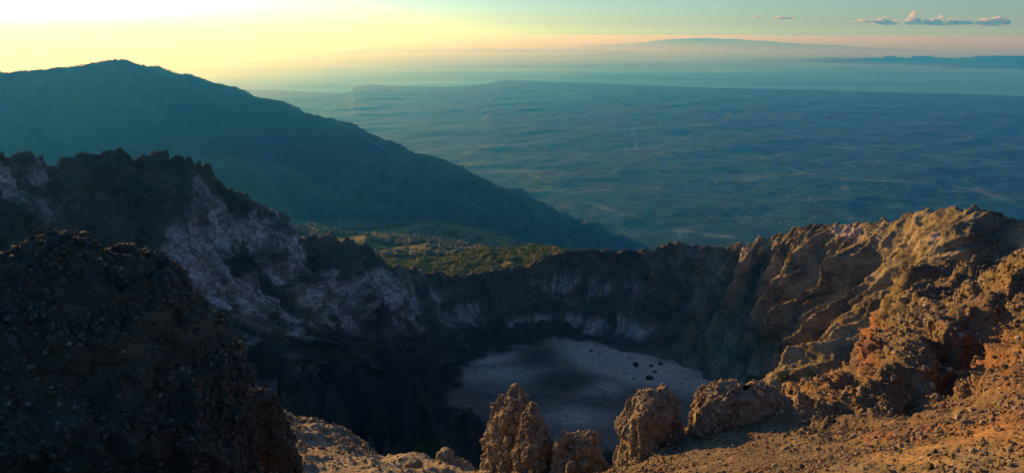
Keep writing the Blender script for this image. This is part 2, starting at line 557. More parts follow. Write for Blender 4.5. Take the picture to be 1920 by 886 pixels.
MAT_ISL = mat_forest('island_scrub', (0.015, 0.025, 0.015), (0.03, 0.04, 0.02), (0.06, 0.06, 0.03), 0.0007)
island('island', 900, 96, 250, 4500, 160, 1.0)
island('island', 1170, 101, 42, 800, 110, 2.0)
island('island', 655, 99, 70, 700, 60, 3.0)
island('island', 1960, 122, 330, 6500, 420, 4.0, 0.10)
far_rng = ridge_field('mountain', [(960, 99, 92000), (1080, 89, 92000), (1180, 81, 92000), (1300, 72, 92000), (1380, 75, 91000), (1480, 80, 90000), (1600, 87, 88000), (1720, 94, 86000), (1850, 101, 84000), (2000, 107, 82000)],
                      0.18, 9000, 190, MAT_ISL, 600, 3500, 2.0)
tag(far_rng, kind='structure')

# ------------------------------------------------------------------ low bank of morning mist lying over the sea and coast
m, nt = new_mat('sea_mist_air')
pv = nt.nodes.new('ShaderNodeVolumePrincipled'); pv.inputs['Density'].default_value = 3.8e-5
pv.inputs['Color'].default_value = (0.96, 0.86, 0.62, 1); pv.inputs['Anisotropy'].default_value = 0.64
mo = nt.nodes.new('ShaderNodeOutputMaterial'); nt.links.new(pv.outputs[0], mo.inputs['Volume'])
A_, T_ = np.meshgrid(np.radians(np.linspace(-58, 40, 80)), np.linspace(0, 1, 40), indexing='ij')
R0 = 12000 + 23000 * sst(-.45, .6, A_) + 2500 * fbm(np.stack([A_ * 6, 0 * A_, 0 * A_], -1), 3)
R_ = R0 + (150000 - R0) * T_ ** 2
top = SEA - 25 + 1500 * sst(0, 1, (R_ - R0) / 90000) ** .8 * (1 + .1 * fbm(np.stack([A_ * 9, T_ * 5, 0 * A_], -1), 3)) + 2
X, Y = R_ * np.sin(A_), R_ * np.cos(A_)
top = np.where((np.arange(80) % 79 == 0)[:, None] | (np.arange(40) % 39 == 0)[None], SEA - 24.0, top)
V = np.concatenate([np.stack([X, Y, top], -1).reshape(-1, 3), np.stack([X, Y, 0 * X + SEA - 30], -1).reshape(-1, 3)])
ga = np.arange(80 * 40).reshape(80, 40); rim_ = np.concatenate([ga[:, 0], ga[-1, 1:], ga[-2::-1, -1], ga[0, -2:0:-1]])
nx_ = np.roll(rim_, -1); off = 80 * 40
tf = grid_faces(80, 40)
Fq = np.concatenate([tf[:, ::-1], tf + off, np.stack([rim_, nx_, nx_ + off, rim_ + off], -1)])
ms_ = mesh_obj('mist', V, Fq, m, smooth=False)
import bmesh
bm_ = bmesh.new(); bm_.from_mesh(ms_.data); bmesh.ops.recalc_face_normals(bm_, faces=bm_.faces); bm_.to_mesh(ms_.data); bm_.free()
tag(ms_, kind='stuff', label='golden bank of low mist lying over the far sea and coast', cat='mist')

# crater outline: rim (px,py,R) ; base (px,py on the floor plane) ; profile: (horizontal share, drop share) of two middle rows
ST = [
    ((-700, 330, 300), (200, 1150), (.34, .50), (.66, .80)),
    ((-300, 305, 350), (420, 1040), (.34, .50), (.66, .80)),
    ((-90, 292, 400), (540, 950), (.32, .50), (.66, .80)),
    ((20, 290, 440), (600, 890), (.30, .48), (.66, .79)),
    ((75, 302, 465), (640, 850), (.30, .48), (.66, .78)),
    ((130, 312, 490), (670, 815), (.30, .48), (.65, .78)),
    ((180, 301, 510), (700, 785), (.28, .48), (.62, .76)),
    ((235, 288, 530), (735, 760), (.26, .48), (.60, .74)),
    ((330, 299, 560), (765, 740), (.26, .48), (.60, .74)),
    ((385, 308, 585), (790, 725), (.27, .48), (.60, .74)),
    ((430, 348, 610), (815, 712), (.28, .48), (.60, .75)),
    ((500, 394, 650), (840, 700), (.28, .48), (.60, .76)),
    ((555, 432, 690), (858, 690), (.28, .46), (.62, .78)),
    ((610, 446, 730), (874, 680), (.25, .46), (.60, .78)),
    ((660, 452, 765), (890, 668), (.24, .44), (.58, .78)),
    ((700, 478, 790), (905, 656), (.24, .44), (.56, .78)),
    ((780, 512, 825), (930, 643), (.22, .42), (.54, .78)),
    ((860, 513, 845), (960, 634), (.20, .42), (.50, .78)),
    ((950, 508, 862), (1000, 629), (.20, .42), (.50, .78)),
    ((1050, 475, 875), (1050, 627), (.18, .40), (.46, .76)),
    ((1130, 471, 880), (1100, 636), (.18, .40), (.46, .76)),
    ((1200, 467, 880), (1150, 655), (.20, .40), (.50, .76)),
    ((1280, 458, 872), (1215, 668), (.22, .40), (.54, .76)),
    ((1350, 463, 860), (1270, 680), (.24, .40), (.58, .76)),
    ((1430, 447, 835), (1315, 702), (.26, .38), (.60, .74)),
    ((1500, 424, 800), (1340, 726), (.28, .36), (.62, .72)),
    ((1570, 417, 770), (1352, 748), (.30, .36), (.64, .72)),
    ((1650, 412, 735), (1355, 770), (.30, .36), (.64, .72)),
    ((1720, 402, 700), (1352, 795), (.30, .36), (.64, .72)),
    ((1826, 388, 650), (1340, 825), (.30, .36), (.64, .72)),
    ((1885, 413, 645), (1320, 860), (.30, .36), (.64, .72)),
    ((1990, 428, 625), (1290, 900), (.30, .40), (.64, .74)),
    ((2200, 440, 560), (1250, 950), (.32, .46), (.64, .76)),
    ((2600, 440, 430), (1200, 1010), (.34, .50), (.66, .80)),
]
_rp = at([q[0][0] for q in ST], [q[0][1] for q in ST], [q[0][2] for q in ST])
RIM_AZ = np.arctan2(_rp[:, 0], _rp[:, 1]); RIM_R = np.hypot(_rp[:, 0], _rp[:, 1])

# ------------------------------------------------------------------ outer flank with forest
flank = PolarField([
    (235, 400, 760), (0, 400, 640), (-300, 420, 560), (-700, 450, 520), (430, 430, 860), (560, 470, 900), (650, 482, 960), (700, 488, 980),
    (780, 512, 900), (850, 517, 900), (900, 514, 910), (950, 508, 915), (1000, 496, 920), (1050, 478, 925), (1100, 492, 960), (1200, 495, 960), (1290, 492, 950), (1450, 480, 920), (1560, 465, 900), (1700, 450, 850), (1830, 440, 800), (2100, 450, 720), (2600, 470, 620),
    (740, 497, 1010), (800, 492, 1040), (850, 484, 1060), (920, 470, 1060), (980, 467, 1050), (1040, 470, 1010),
    (700, 478, 1250), (760, 484, 1250), (850, 480, 1300), (950, 485, 1400), (1100, 500, 1400), (1300, 500, 1400), (1560, 480, 1400), (1900, 480, 1400),
    (560, 440, 1500), (640, 455, 1600), (720, 460, 1700), (820, 455, 1800), (900, 462, 1900), (1050, 490, 1900),
    (580, 424, 2300), (680, 430, 2400), (780, 422, 2500), (850, 417, 2600), (920, 440, 2600), (1050, 485, 2600), (1300, 500, 2600), (1600, 500, 2600), (2000, 510, 2600),
    (300, 420, 2300), (0, 420, 2200), (-500, 450, 2200),
    (650, 425, 3200), (780, 428, 3300), (900, 440, 3300), (400, 420, 3300), (0, 430, 3300), (1200, 485, 3600), (1700, 490, 3600),
    (700, 440, 4200), (1000, 455, 4600), (300, 440, 4400), (-200, 440, 4400), (1400, 492, 4900), (1900, 495, 4900),
    (700, 425, 5900), (1000, 474, 5900), (1400, 480, 5900), (1900, 485, 5900), (0, 440, 5900)], 0.6)
X, Y, R, A = polar_xy(-50, 48, 900, 560, 5600, 560)
Z = flank.z(X, Y)
Q = np.stack([X, Y, 0 * X], -1)
azn = A * 1000
rill = ridged(np.stack([azn / 75, np.log(R) * 1.6, 0 * X], -1), 5) - 0.5
near_f = sst(700, 850, R)
Z += near_f * (14 * 0.55 * rill * np.clip(R / 1000, 0.5, 2.5) + 2.5 * fbm(Q / 30, 4) + 10 * fbm(Q / 260.0, 4) * sst(1100, 1700, R))
Z -= 330 * sst(75, -60, R - np.interp(A, RIM_AZ, RIM_R))
m, nt = new_mat('flank_slope'); b = NB(nt); v = b.co()
n = b.noise(v, 0.02, 7, 0.7); n2 = b.noise(v, 0.3, 5, 0.7)
col = b.ramp(n, [(0.3, (0.05, 0.055, 0.015)), (0.5, (0.13, 0.13, 0.03)), (0.66, (0.10, 0.095, 0.03)), (0.8, (0.19, 0.175, 0.05))])
b.out(b.mix(0.6, col, b.ramp(n2, [(0.3, 0.45), (0.7, 1.5)]), 'MULTIPLY'), b.bump(n2, 1.2, 0.8), 0.95, 0.1)
fl = mesh_obj('volcano_slope', np.stack([X, Y, Z], -1), grid_faces(*X.shape), m)
tag(fl, kind='structure')
FL = (X, Y, Z, R, A)


# ------------------------------------------------------------------ crater bowl (loft)
CC = np.array([60.0, 660.0])
FLOOR = -400.0
CTRL = []
for rim, base, p1, p2 in ST:
    r = at(*rim); bs = at_z(base[0], base[1], FLOOR)
    d = bs - r
    a = r.copy(); a[:2] += d[:2] * p1[0]; a[2] += d[2] * p1[1]
    c = r.copy(); c[:2] += d[:2] * p2[0]; c[2] += d[2] * p2[1]
    ou = r[:2] - CC; ou /= np.linalg.norm(ou)
    o1 = r.copy(); o1[:2] += ou * 22; o1[2] -= 9
    o2 = r.copy(); o2[:2] += ou * 110; o2[2] -= 62
    o3 = r.copy(); o3[:2] += ou * 260; o3[2] -= 165
    fi = bs + np.array([0, 0, -9.0]) + np.r_[(d[:2] / np.linalg.norm(d[:2])) * 28, 0]
    CTRL.append([o3, o2, o1, r, a, c, bs, fi])
CTRL = np.array(CTRL)                                  # (stations, rows, 3)
NU = 1500
G = catmull(CTRL, NU)                                  # along the rim
rows = []
for i, n in enumerate((14, 20, 16, 90, 90, 70, 14)):   # down the wall
    E = np.concatenate([2 * G[:, :1] - G[:, 1:2], G, 2 * G[:, -1:] - G[:, -2:-1]], 1)
    f = np.linspace(0, 1, n, endpoint=False)[:, None, None]
    p0, p1, p2, p3 = (E[:, i + k] for k in range(4))
    if i == 2: p3 = 2 * p2 - p1
    if i == 3: p0 = 2 * p1 - p2
    rows.append(0.5 * (2 * p1 + (p2 - p0) * f + (2 * p0 - 5 * p1 + 4 * p2 - p3) * f ** 2 + (3 * p1 - p0 - 3 * p2 + p3) * f ** 3))
W = np.concatenate(rows, 0)                            # (rows, NU, 3)
NV = len(W)
rimrow = 14 + 20 + 16
vv = np.linspace(0, 1, NV)[:, None]
mid_line = W[rimrow + 90]
sarc = np.r_[0, np.cumsum(np.linalg.norm(np.diff(mid_line, axis=0), axis=1))][None] + 0 * W[..., 0]
sl = np.zeros((NV, NU)); sl[1:] = np.cumsum(np.linalg.norm(np.diff(W, axis=0), axis=-1), 0)
sl -= sl[rimrow][None]
Nn = grid_normals(W)
ctr = np.array([CC[0], CC[1], -200]) - W
Nn *= np.where(((Nn * ctr).sum(-1) < 0) & (sl > 0), -1, 1)[..., None]
Nn = np.where((sl <= 0)[..., None], Nn * np.where(Nn[..., 2:] < 0, -1, 1), Nn)
tot = sl[rimrow + 250][None]
t = np.clip(sl / tot, -1, 1.1)                         # 0 rim .. 1 foot
px_, py_ = proj(W)
right = sst(1250, 1500, px_)
left = 1 - sst(700, 900, px_)
warp = 16 * fbm(np.stack([sarc / 70, sl / 60, 0 * sl], -1), 4)
shear = right * 0.55 * sl
def gul(L, stretch, seed, octv=3):
    return ridged(np.stack([(sarc + warp * min(1, L / 30) + shear) / L, sl / (L * stretch), 0 * sl + seed], -1), octv) - 0.5
env = sst(-0.05, 0.28, t) * (1 - 0.75 * sst(0.62, 1.0, t))
env_s = sst(-0.25, 0.06, t) * (1 - 0.8 * sst(0.75, 1.0, t))
D = env * ((17 + 22 * right + 11 * left) * gul(62, 5.5, 1.3) + (7 + 10 * right + 4 * left) * gul(25, 4.6, 4.1))
D += env_s * ((3.2 + 2.2 * left) * gul(9.5, 4.0, 7.7) + (5.5 - 2.5 * right + 3 * left) * fbm(W / 34.0, 5, .55) + (1.8 + 2.2 * left) * (ridged(W / 13.0, 5) - .5) + (1.0 + .8 * left) * (ridged(W / 4.6 + 50, 3) - .5))
strata = pn(np.stack([sarc / 160, (W[..., 2] + 6 * fbm(W / 60, 3)) / 9.0, 0 * sl], -1))
D += env * sst(0.8, 0.4, t) * 2.0 * strata
big_b = worley(W / 7.0)[0]
D += env_s * 0.7 * np.clip(0.5 - big_b, 0, 1) * 2
P = W + Nn * D[..., None]
# ragged crest
crest = np.exp(-(sl / 26.0) ** 2)
P[..., 2] += crest * (3.2 * fbm(np.stack([sarc / 30, 0 * sl, sl / 40], -1), 6, .58) + 6.5 * (ridged(np.stack([sarc / 24, 0 * sl + 5, sl / 60], -1), 5) - .55) + 2.4 * np.clip(ridged(np.stack([sarc / 9, sl / 30, 0 * sl + 3], -1), 3) - .5, -.2, 1))
OUTER_AMP = sst(0, -120, sl)
P[..., 2] += OUTER_AMP * 5 * fbm(W / 45.0, 4)
gull = gul(25, 3.6, 4.1) + 0.6 * gul(9.5, 3.0, 7.7)
pale = blobs(W, [(378, 400, 24, 60, 1.2), (395, 470, 46, 80, 1.3), (430, 540, 40, 60, .9), (345, 470, 34, 60, 1.0), (455, 640, 50, 80, .6), (530, 730, 90, 40, .5), (480, 560, 60, 60, .6), (560, 600, 60, 50, .5), (650, 600, 60, 40, .5), (760, 605, 60, 40, .4), (480, 430, 40, 50, .75), (540, 480, 40, 60, .9), (560, 530, 60, 40, .5), (620, 545, 70, 34, .85), (720, 545, 80, 40, .75), (800, 560, 60, 40, .45),
                 (870, 590, 60, 34, .45), (1000, 610, 60, 18, .7), (1110, 610, 70, 22, .9), (1170, 615, 50, 20, .8), (1080, 540, 130, 34, .38), (560, 700, 110, 40, .45), (40, 340, 70, 40, .6), (90, 400, 60, 40, .5), (290, 320, 60, 20, .35), (450, 680, 90, 60, .3), (1750, 470, 90, 60, .3), (1600, 440, 60, 30, .35)])
edge = np.clip(.55 + 0.9 * gul(26, 5.0, 2.2) + 0.7 * fbm(W / 26.0, 5, .6), 0, 1.3)
streak = np.clip(.5 + 1.3 * gul(7.5, 9.0, 12.2, 4) + .5 * fbm(W / 5.0, 4, .6), 0, 1)
pale = sst(.12, .5, pale * (.25 + edge) * (1 + .25 * strata)) * np.clip(.3 + 1.2 * streak, 0, 1)
gloom = np.clip((1 - sst(1150, 1420, px_)) + 0 * t, 0, 1)  # shade put into the rock colour: wall darker left of the sunlit side
olive = blobs(W, [(520, 610, 90, 40, 1.2), (620, 690, 80, 70, 1.0), (480, 580, 60, 40, .9)])
rust = blobs(W, [(1480, 560, 70, 60, .7), (1590, 650, 60, 60, .8), (1420, 600, 40, 40, .6), (1660, 560, 80, 80, .35), (880, 500, 60, 25, .5)])
rust *= np.clip(.6 + 1.2 * fbm(W / 30.0, 4), 0, 1)
m, nt = new_mat('crater_wall_rock'); b = NB(nt); v = b.co()
n1 = b.noise(v, 0.035, 8, 0.68); n2 = b.noise(v, 0.35, 7, 0.7); n3 = b.noise(b.mapping(v, (1, 1, 0.35)), 0.12, 6, 0.7, 0.4)
col = b.ramp(n1, [(0.28, (0.04, 0.033, 0.03)), (0.45, (0.15, 0.135, 0.092)), (0.58, (0.36, 0.32, 0.21)), (0.75, (0.14, 0.125, 0.088))])
stv = b.voro(v, 0.55); stc = b.n('ShaderNodeSeparateColor'); b.l(b.voro(v, 0.55, out='Color'), stc.inputs[0])
col = b.mix(b.math('MULTIPLY', b.ramp(stv, [(0.3, 1.0), (0.4, 0.0)]), b.ramp(stc.outputs[0], [(0.72, 0.0), (0.78, 0.85)])), col, (0.4, 0.34, 0.26))
col = b.mix(b.math('MULTIPLY', b.attr('wall_gloom'), b.ramp(n2, [(0.3, 0.95), (0.7, 0.8)])), col, b.ramp(n1, [(0.3, (0.035, 0.03, 0.03)), (0.5, (0.085, 0.072, 0.068)), (0.62, (0.13, 0.108, 0.10)), (0.75, (0.05, 0.043, 0.042))]))
col = b.mix(b.math('MULTIPLY', b.attr('olive'), b.ramp(n3, [(0.42, 0.0), (0.6, 1.0)])), col, (0.17, 0.17, 0.12))
col = b.mix(b.math('MULTIPLY', b.attr('rust'), 0.45, True), col, (0.24, 0.11, 0.055))
col = b.mix(b.math('MULTIPLY', b.attr('pale'), b.ramp(n3, [(0.34, 0.55), (0.5, 1.0)]), True), col, b.ramp(n2, [(0.3, (0.5, 0.38, 0.39)), (0.7, (0.9, 0.72, 0.72))]))
col = b.mix(0.65, col, b.ramp(n2, [(0.3, 0.4), (0.7, 1.6)]), 'MULTIPLY')
h = b.math('ADD', n2, b.math('MULTIPLY', b.ramp(stv, [(0.0, 1.0), (0.45, 0.0)]), 0.35))
b.out(col, b.bump(h, 2.6, 1.0), 0.95, 0.15)
wall = mesh_obj('crater_terrain', P, grid_faces(NV, NU), m, attrs=dict(pale=pale, olive=olive, rust=rust, wall_gloom=gloom))
tag(wall, kind='structure')

# ------------------------------------------------------------------ crater floor
X, Y = np.meshgrid(np.linspace(-190, 330, 420), np.linspace(440, 850, 340))
Q = np.stack([X, Y, 0 * X + FLOOR], -1)
eu, ev = (X - 88) / 148.0, (Y - 694) / 116.0
rot = -0.25
eu, ev = eu * math.cos(rot) - ev * math.sin(rot), eu * math.sin(rot) + ev * math.cos(rot)
er = np.hypot(eu, ev) + 0.10 * fbm(Q / 38.0, 5, .6)
left_ap = sst(40, -40, X) * sst(760, 700, Y)
lava_e = np.clip(er - 1.0, 0, 3)
Z = FLOOR + 0.5 * fbm(Q / 40.0, 4) + 0.2 * fbm(Q / 7.0, 3) + lava_e * (42 + 45 * left_ap) * (0.8 + .5 * fbm(Q / 30.0, 4)) + sst(0, .25, lava_e) * (3.5 * (ridged(Q / 17.0, 5) - .4) + 1.6 * (ridged(Q / 5.0, 4) - .4))
palef = 2.4 * blobs(Q, [(1010, 640, 110, 14, .9), (1100, 655, 60, 20, 1.0), (1160, 680, 70, 24, 1.0), (1230, 700, 80, 22, .8), (920, 665, 50, 16, .7), (1300, 720, 60, 20, .5), (960, 700, 90, 20, .4), (1130, 730, 40, 22, .45), (1080, 780, 60, 20, .35)])
brown = 1.3 * blobs(Q, [(1010, 665, 50, 34, .8), (1060, 712, 70, 22, 1.0), (1130, 750, 60, 20, .6), (1200, 745, 60, 25, .4), (1000, 740, 60, 30, .4)])
m, nt = new_mat('crater_floor_mud'); b = NB(nt); v = b.co()
n1 = b.noise(b.mapping(v, (0.028, 0.075, 0.028), (0, 0, -.7)), 1.0, 9, 0.72, 1.2); n2 = b.noise(v, 0.25, 6, 0.7)
col = b.ramp(n1, [(0.3, (0.14, 0.093, 0.07)), (0.6, (0.36, 0.24, 0.175)), (0.8, (0.23, 0.152, 0.113))])
col = b.mix(b.math('MULTIPLY', b.attr('pale'), b.ramp(n1, [(0.3, 0.4), (0.52, 1.0)]), True), col, (0.82, 0.62, 0.5))
col = b.mix(b.math('MULTIPLY', b.attr('brown'), b.ramp(n1, [(0.3, 0.6), (0.6, 1.1)]), True), col, (0.095, 0.075, 0.058))
col = b.mix(b.attr('lava'), col, b.ramp(n1, [(0.3, (0.03, 0.024, 0.022)), (0.7, (0.06, 0.048, 0.043))]))
crk = b.voro(b.mapping(v, (0.11, 0.16, 0.1)), 1.0, 'DISTANCE_TO_EDGE')
col = b.mix(b.math('MULTIPLY', b.ramp(crk, [(0.02, 0.55), (0.09, 0.0)]), b.ramp(b.noise(v, 0.03, 4), [(0.45, 0.0), (0.6, 1.0)])), col, (0.05, 0.04, 0.036))
dr = b.noise(b.mapping(v, (0.012, 0.09, 0.02), (0, 0, -.95)), 1.0, 9, 0.75, 2.0)
col = b.mix(b.ramp(dr, [(0.47, 0.0), (0.5, 0.45), (0.53, 0.0)]), col, (0.07, 0.055, 0.048))
col = b.mix(0.4, col, b.ramp(n2, [(0.3, 0.5), (0.7, 1.45)]), 'MULTIPLY')
b.out(col, b.bump(n2, 0.7, 0.7), 0.95, 0.1)
fo = mesh_obj('crater_floor', np.stack([X, Y, Z], -1), grid_faces(*X.shape), m, attrs=dict(pale=palef, brown=brown, lava=sst(.0, .12, lava_e)))
tag(fo, kind='structure')

# ------------------------------------------------------------------ near rim ground
near = PolarField([
    # off the bottom of the frame
    (-400, 1150, 7), (100, 1150, 8), (500, 1130, 9), (960, 1100, 9), (1400, 1050, 8), (1900, 960, 7), (2400, 900, 6.5),
    (-400, 1000, 12), (100, 1000, 13), (400, 980, 16), (700, 960, 22), (960, 970, 18), (1300, 960, 13),
    # orange scree lower right
    (1920, 880, 9), (1700, 886, 10.5), (1550, 880, 12.5), (1400, 890, 14.5), (1250, 900, 17), (1100, 912, 20), (980, 905, 24), (880, 872, 30),
    (1920, 800, 13), (1750, 830, 14.5), (1600, 840, 17), (1480, 850, 18), (2200, 760, 13),
    # sandy ledge
    (780, 872, 34), (700, 866, 40), (620, 838, 46), (590, 798, 55), (560, 775, 60), (640, 806, 56), (690, 850, 44), (780, 856, 38), (860, 852, 33), (500, 760, 60), (440, 770, 55),
    # crest of the spur
    (1300, 800, 26), (1380, 770, 30), (1500, 724, 40), (1560, 706, 46), (1610, 686, 53), (1660, 640, 63), (1695, 565, 78), (1712, 505, 95), (1735, 468, 115), (1765, 485, 108), (1800, 512, 104), (1840, 555, 100), (1890, 590, 75), (1945, 560, 75), (1890, 640, 110),
    # its lit face and second crest
    (1560, 760, 32), (1620, 720, 38), (1680, 650, 48), (1740, 560, 66), (1770, 510, 88), (1800, 535, 78), (1650, 748, 25.5), (1720, 662, 30.5), (1790, 592, 34.5), (1850, 548, 37.5),
    # shaded hollow to the right of the second crest
    (1690, 788, 23.6), (1740, 766, 26.2), (1790, 740, 29.2), (1835, 718, 31.5), (1860, 706, 32.5), (1866, 620, 36.5), (1690, 800, 20.5), (1740, 776, 22), (1800, 750, 24.5), (1870, 724, 25.5),
    # shoulder at the right edge
    (1885, 560, 40), (1905, 500, 46), (1930, 490, 48), (1895, 640, 30), (1905, 705, 24), (1960, 560, 36), (1990, 660, 24), (2100, 480, 42), (2100, 600, 26), (2300, 560, 24), (2500, 520, 34),
    # behind the crests, falling into the crater
    (-300, 1000, 60), (200, 950, 80), (450, 830, 90), (540, 850, 85), (620, 900, 75), (700, 930, 66), (800, 930, 56), (900, 935, 46), (1000, 955, 38), (1100, 960, 34), (1200, 940, 34), (1300, 880, 40), (1400, 845, 46),
    (1300, 960, 100), (1380, 920, 100), (1450, 890, 105), (1500, 860, 108), (1560, 820, 110), (1610, 790, 112), (1645, 750, 112), (1680, 690, 118), (1700, 640, 130), (1150, 980, 90), (1450, 800, 50),
    (1500, 800, 60), (1560, 780, 68), (1620, 765, 78), (1680, 740, 92), (1720, 690, 115), (1745, 640, 150), (1780, 580, 165), (1850, 560, 165), (1950, 530, 130), (2200, 520, 110), (2500, 540, 100),
    (0, 1100, 180), (500, 1050, 180), (900, 1050, 180), (1300, 960, 180), (1600, 880, 180), (1800, 720, 230), (2100, 640, 230), (2500, 640, 230)], 0.75, 2e-3, True)
X, Y, R, A = polar_xy(-50, 52, 1150, 4.5, 230, 760)
Z = near.z(X, Y)
Q = np.stack([X, Y, Z], -1)
px_, py_ = proj(Q)
spur = sst(1380, 1560, px_) * sst(18, 26, R)
rl = np.clip(R / 40, 0.2, 1.6)
disp = rl * (0.5 * fbm(Q / (7.0), 4) + 0.9 * spur * (fbm(np.stack([A * 15, np.log(R) * 4, 0 * X], -1), 4)))
disp += sst(12, 30, R) * .8 * (ridged(Q / 3.2, 5) - .5) * (0.5 + spur)
disp += sst(45, 80, R) * 1.6 * (ridged(Q * [1, 1, .5] / 8.0, 5) - .5)
pb, pid = worley(Q / 0.55)
disp += 0.16 * np.clip(0.5 - pb, 0, 1) * (0.3 + sst(15, 30, R))
pb2, _ = worley(Q / 0.2 + 31.0)
disp += 0.05 * np.clip(0.5 - pb2, 0, 1)
disp += 0.05 * fbm(Q / 0.8, 3)
NQ = grid_normals(Q); NQ *= np.where(NQ[..., 2:] < 0, -1, 1)
NQ = NQ * [1, 1, 1]
Q2 = Q + NQ * disp[..., None]
rustn = blobs(Q, [(1640, 650, 22, 70, .9), (1560, 735, 90, 18, .5), (1800, 810, 160, 22, .7), (1880, 800, 120, 30, .6), (1700, 820, 120, 14, .7), (1840, 660, 60, 80, .6), (1900, 690, 30, 60, .6)])
sand = blobs(Q, [(700, 870, 170, 30, 1.0), (600, 800, 60, 50, .7), (870, 870, 60, 30, .9), (1850, 850, 160, 30, .35)])
ochre = blobs(Q, [(1880, 815, 90, 14, .9), (1780, 835, 120, 10, .7), (1700, 855, 90, 8, .5)])
m, nt = new_mat('rim_scree'); b = NB(nt); v = b.co()
n1 = b.noise(v, 0.6, 7, 0.65); n2 = b.noise(v, 5, 7, 0.7)
col = b.ramp(n1, [(0.3, (0.07, 0.057, 0.038)), (0.5, (0.145, 0.116, 0.073)), (0.7, (0.225, 0.182, 0.118))])
col = b.mix(b.math('MULTIPLY', b.attr('rust'), b.ramp(n1, [(0.35, 0.3), (0.6, 1.0)]), True), col, (0.3, 0.12, 0.055))
col = b.mix(b.math('MULTIPLY', b.attr('ochre'), b.ramp(n1, [(0.35, 0.2), (0.6, 1.0)]), True), col, (0.44, 0.27, 0.085))
col = b.mix(b.math('MULTIPLY', b.attr('sand'), b.ramp(n1, [(0.3, 0.4), (0.6, 1.0)]), True), col, (0.38, 0.33, 0.24))
cc = b.n('ShaderNodeSeparateColor'); b.l(b.voro(v, 7, out='Color'), cc.inputs[0]); d = b.voro(v, 7)
col = b.mix(b.math('MULTIPLY', b.ramp(d, [(0.3, 1.0), (0.42, 0.0)]), b.ramp(cc.outputs[1], [(0.5, 0.0), (0.55, 0.7)])), col, b.ramp(cc.outputs[0], [(0.0, (0.05, 0.045, 0.04)), (0.6, (0.2, 0.15, 0.1)), (1.0, (0.4, 0.34, 0.27))]))
col = b.mix(0.6, col, b.ramp(n2, [(0.3, 0.5), (0.7, 1.5)]), 'MULTIPLY')
h = b.math('ADD', b.math('MULTIPLY', b.ramp(d, [(0.0, 1.0), (0.5, 0.0)]), 0.6), n2)
b.out(col, b.bump(h, 0.09, 0.9), 0.95, 0.15)
MAT_SCREE = m
ne = mesh_obj('rim_ground', Q2, grid_faces(*X.shape), m, attrs=dict(rust=rustn, sand=sand, ochre=ochre))
tag(ne, kind='structure')
NE = Q2


# ray picking on what is built so far
def bvh_of(o):
    me = o.data; n = len(me.vertices)
    c = np.empty(n * 3, np.float32); me.vertices.foreach_get('co', c)
    c = c.reshape(-1, 3) + np.array(o.location)
    q = np.empty(len(me.polygons) * 4, np.int32); me.polygons.foreach_get('vertices', q)
    return BVHTree.FromPolygons(c.tolist(), q.reshape(-1, 4).tolist())


B_WALL, B_FLOOR, B_NEAR = bvh_of(wall), bvh_of(fo), bvh_of(ne)


def pick(px, py, *trees):
    d = Vector(rays(px, py)).normalized(); best = None
    for tr in trees:
        h = tr.ray_cast(Vector((0, 0, 0)), d)
        if h[0] is not None and (best is None or h[3] < best[3]): best = h
    return best


# ------------------------------------------------------------------ conglomerate rocks
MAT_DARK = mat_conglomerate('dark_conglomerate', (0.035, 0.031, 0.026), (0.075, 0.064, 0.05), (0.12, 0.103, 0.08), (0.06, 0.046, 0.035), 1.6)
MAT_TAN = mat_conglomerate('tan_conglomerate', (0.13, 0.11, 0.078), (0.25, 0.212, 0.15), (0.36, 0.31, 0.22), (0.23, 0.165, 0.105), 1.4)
PB_DARK = mat_pebble('dark_outcrop_pebbles', [(0.03, 0.03, 0.027), (0.07, 0.064, 0.053), (0.11, 0.10, 0.083), (0.06, 0.046, 0.036), (0.12, 0.108, 0.09)])
PB_TAN = mat_pebble('tan_rock_pebbles', [(0.09, 0.078, 0.06), (0.23, 0.19, 0.135), (0.32, 0.27, 0.195), (0.25, 0.17, 0.11), (0.5, 0.44, 0.35)])
PB_SCREE = mat_pebble('scree_stones', [(0.06, 0.05, 0.038), (0.16, 0.128, 0.084), (0.22, 0.18, 0.118), (0.2, 0.115, 0.065), (0.38, 0.33, 0.25)])


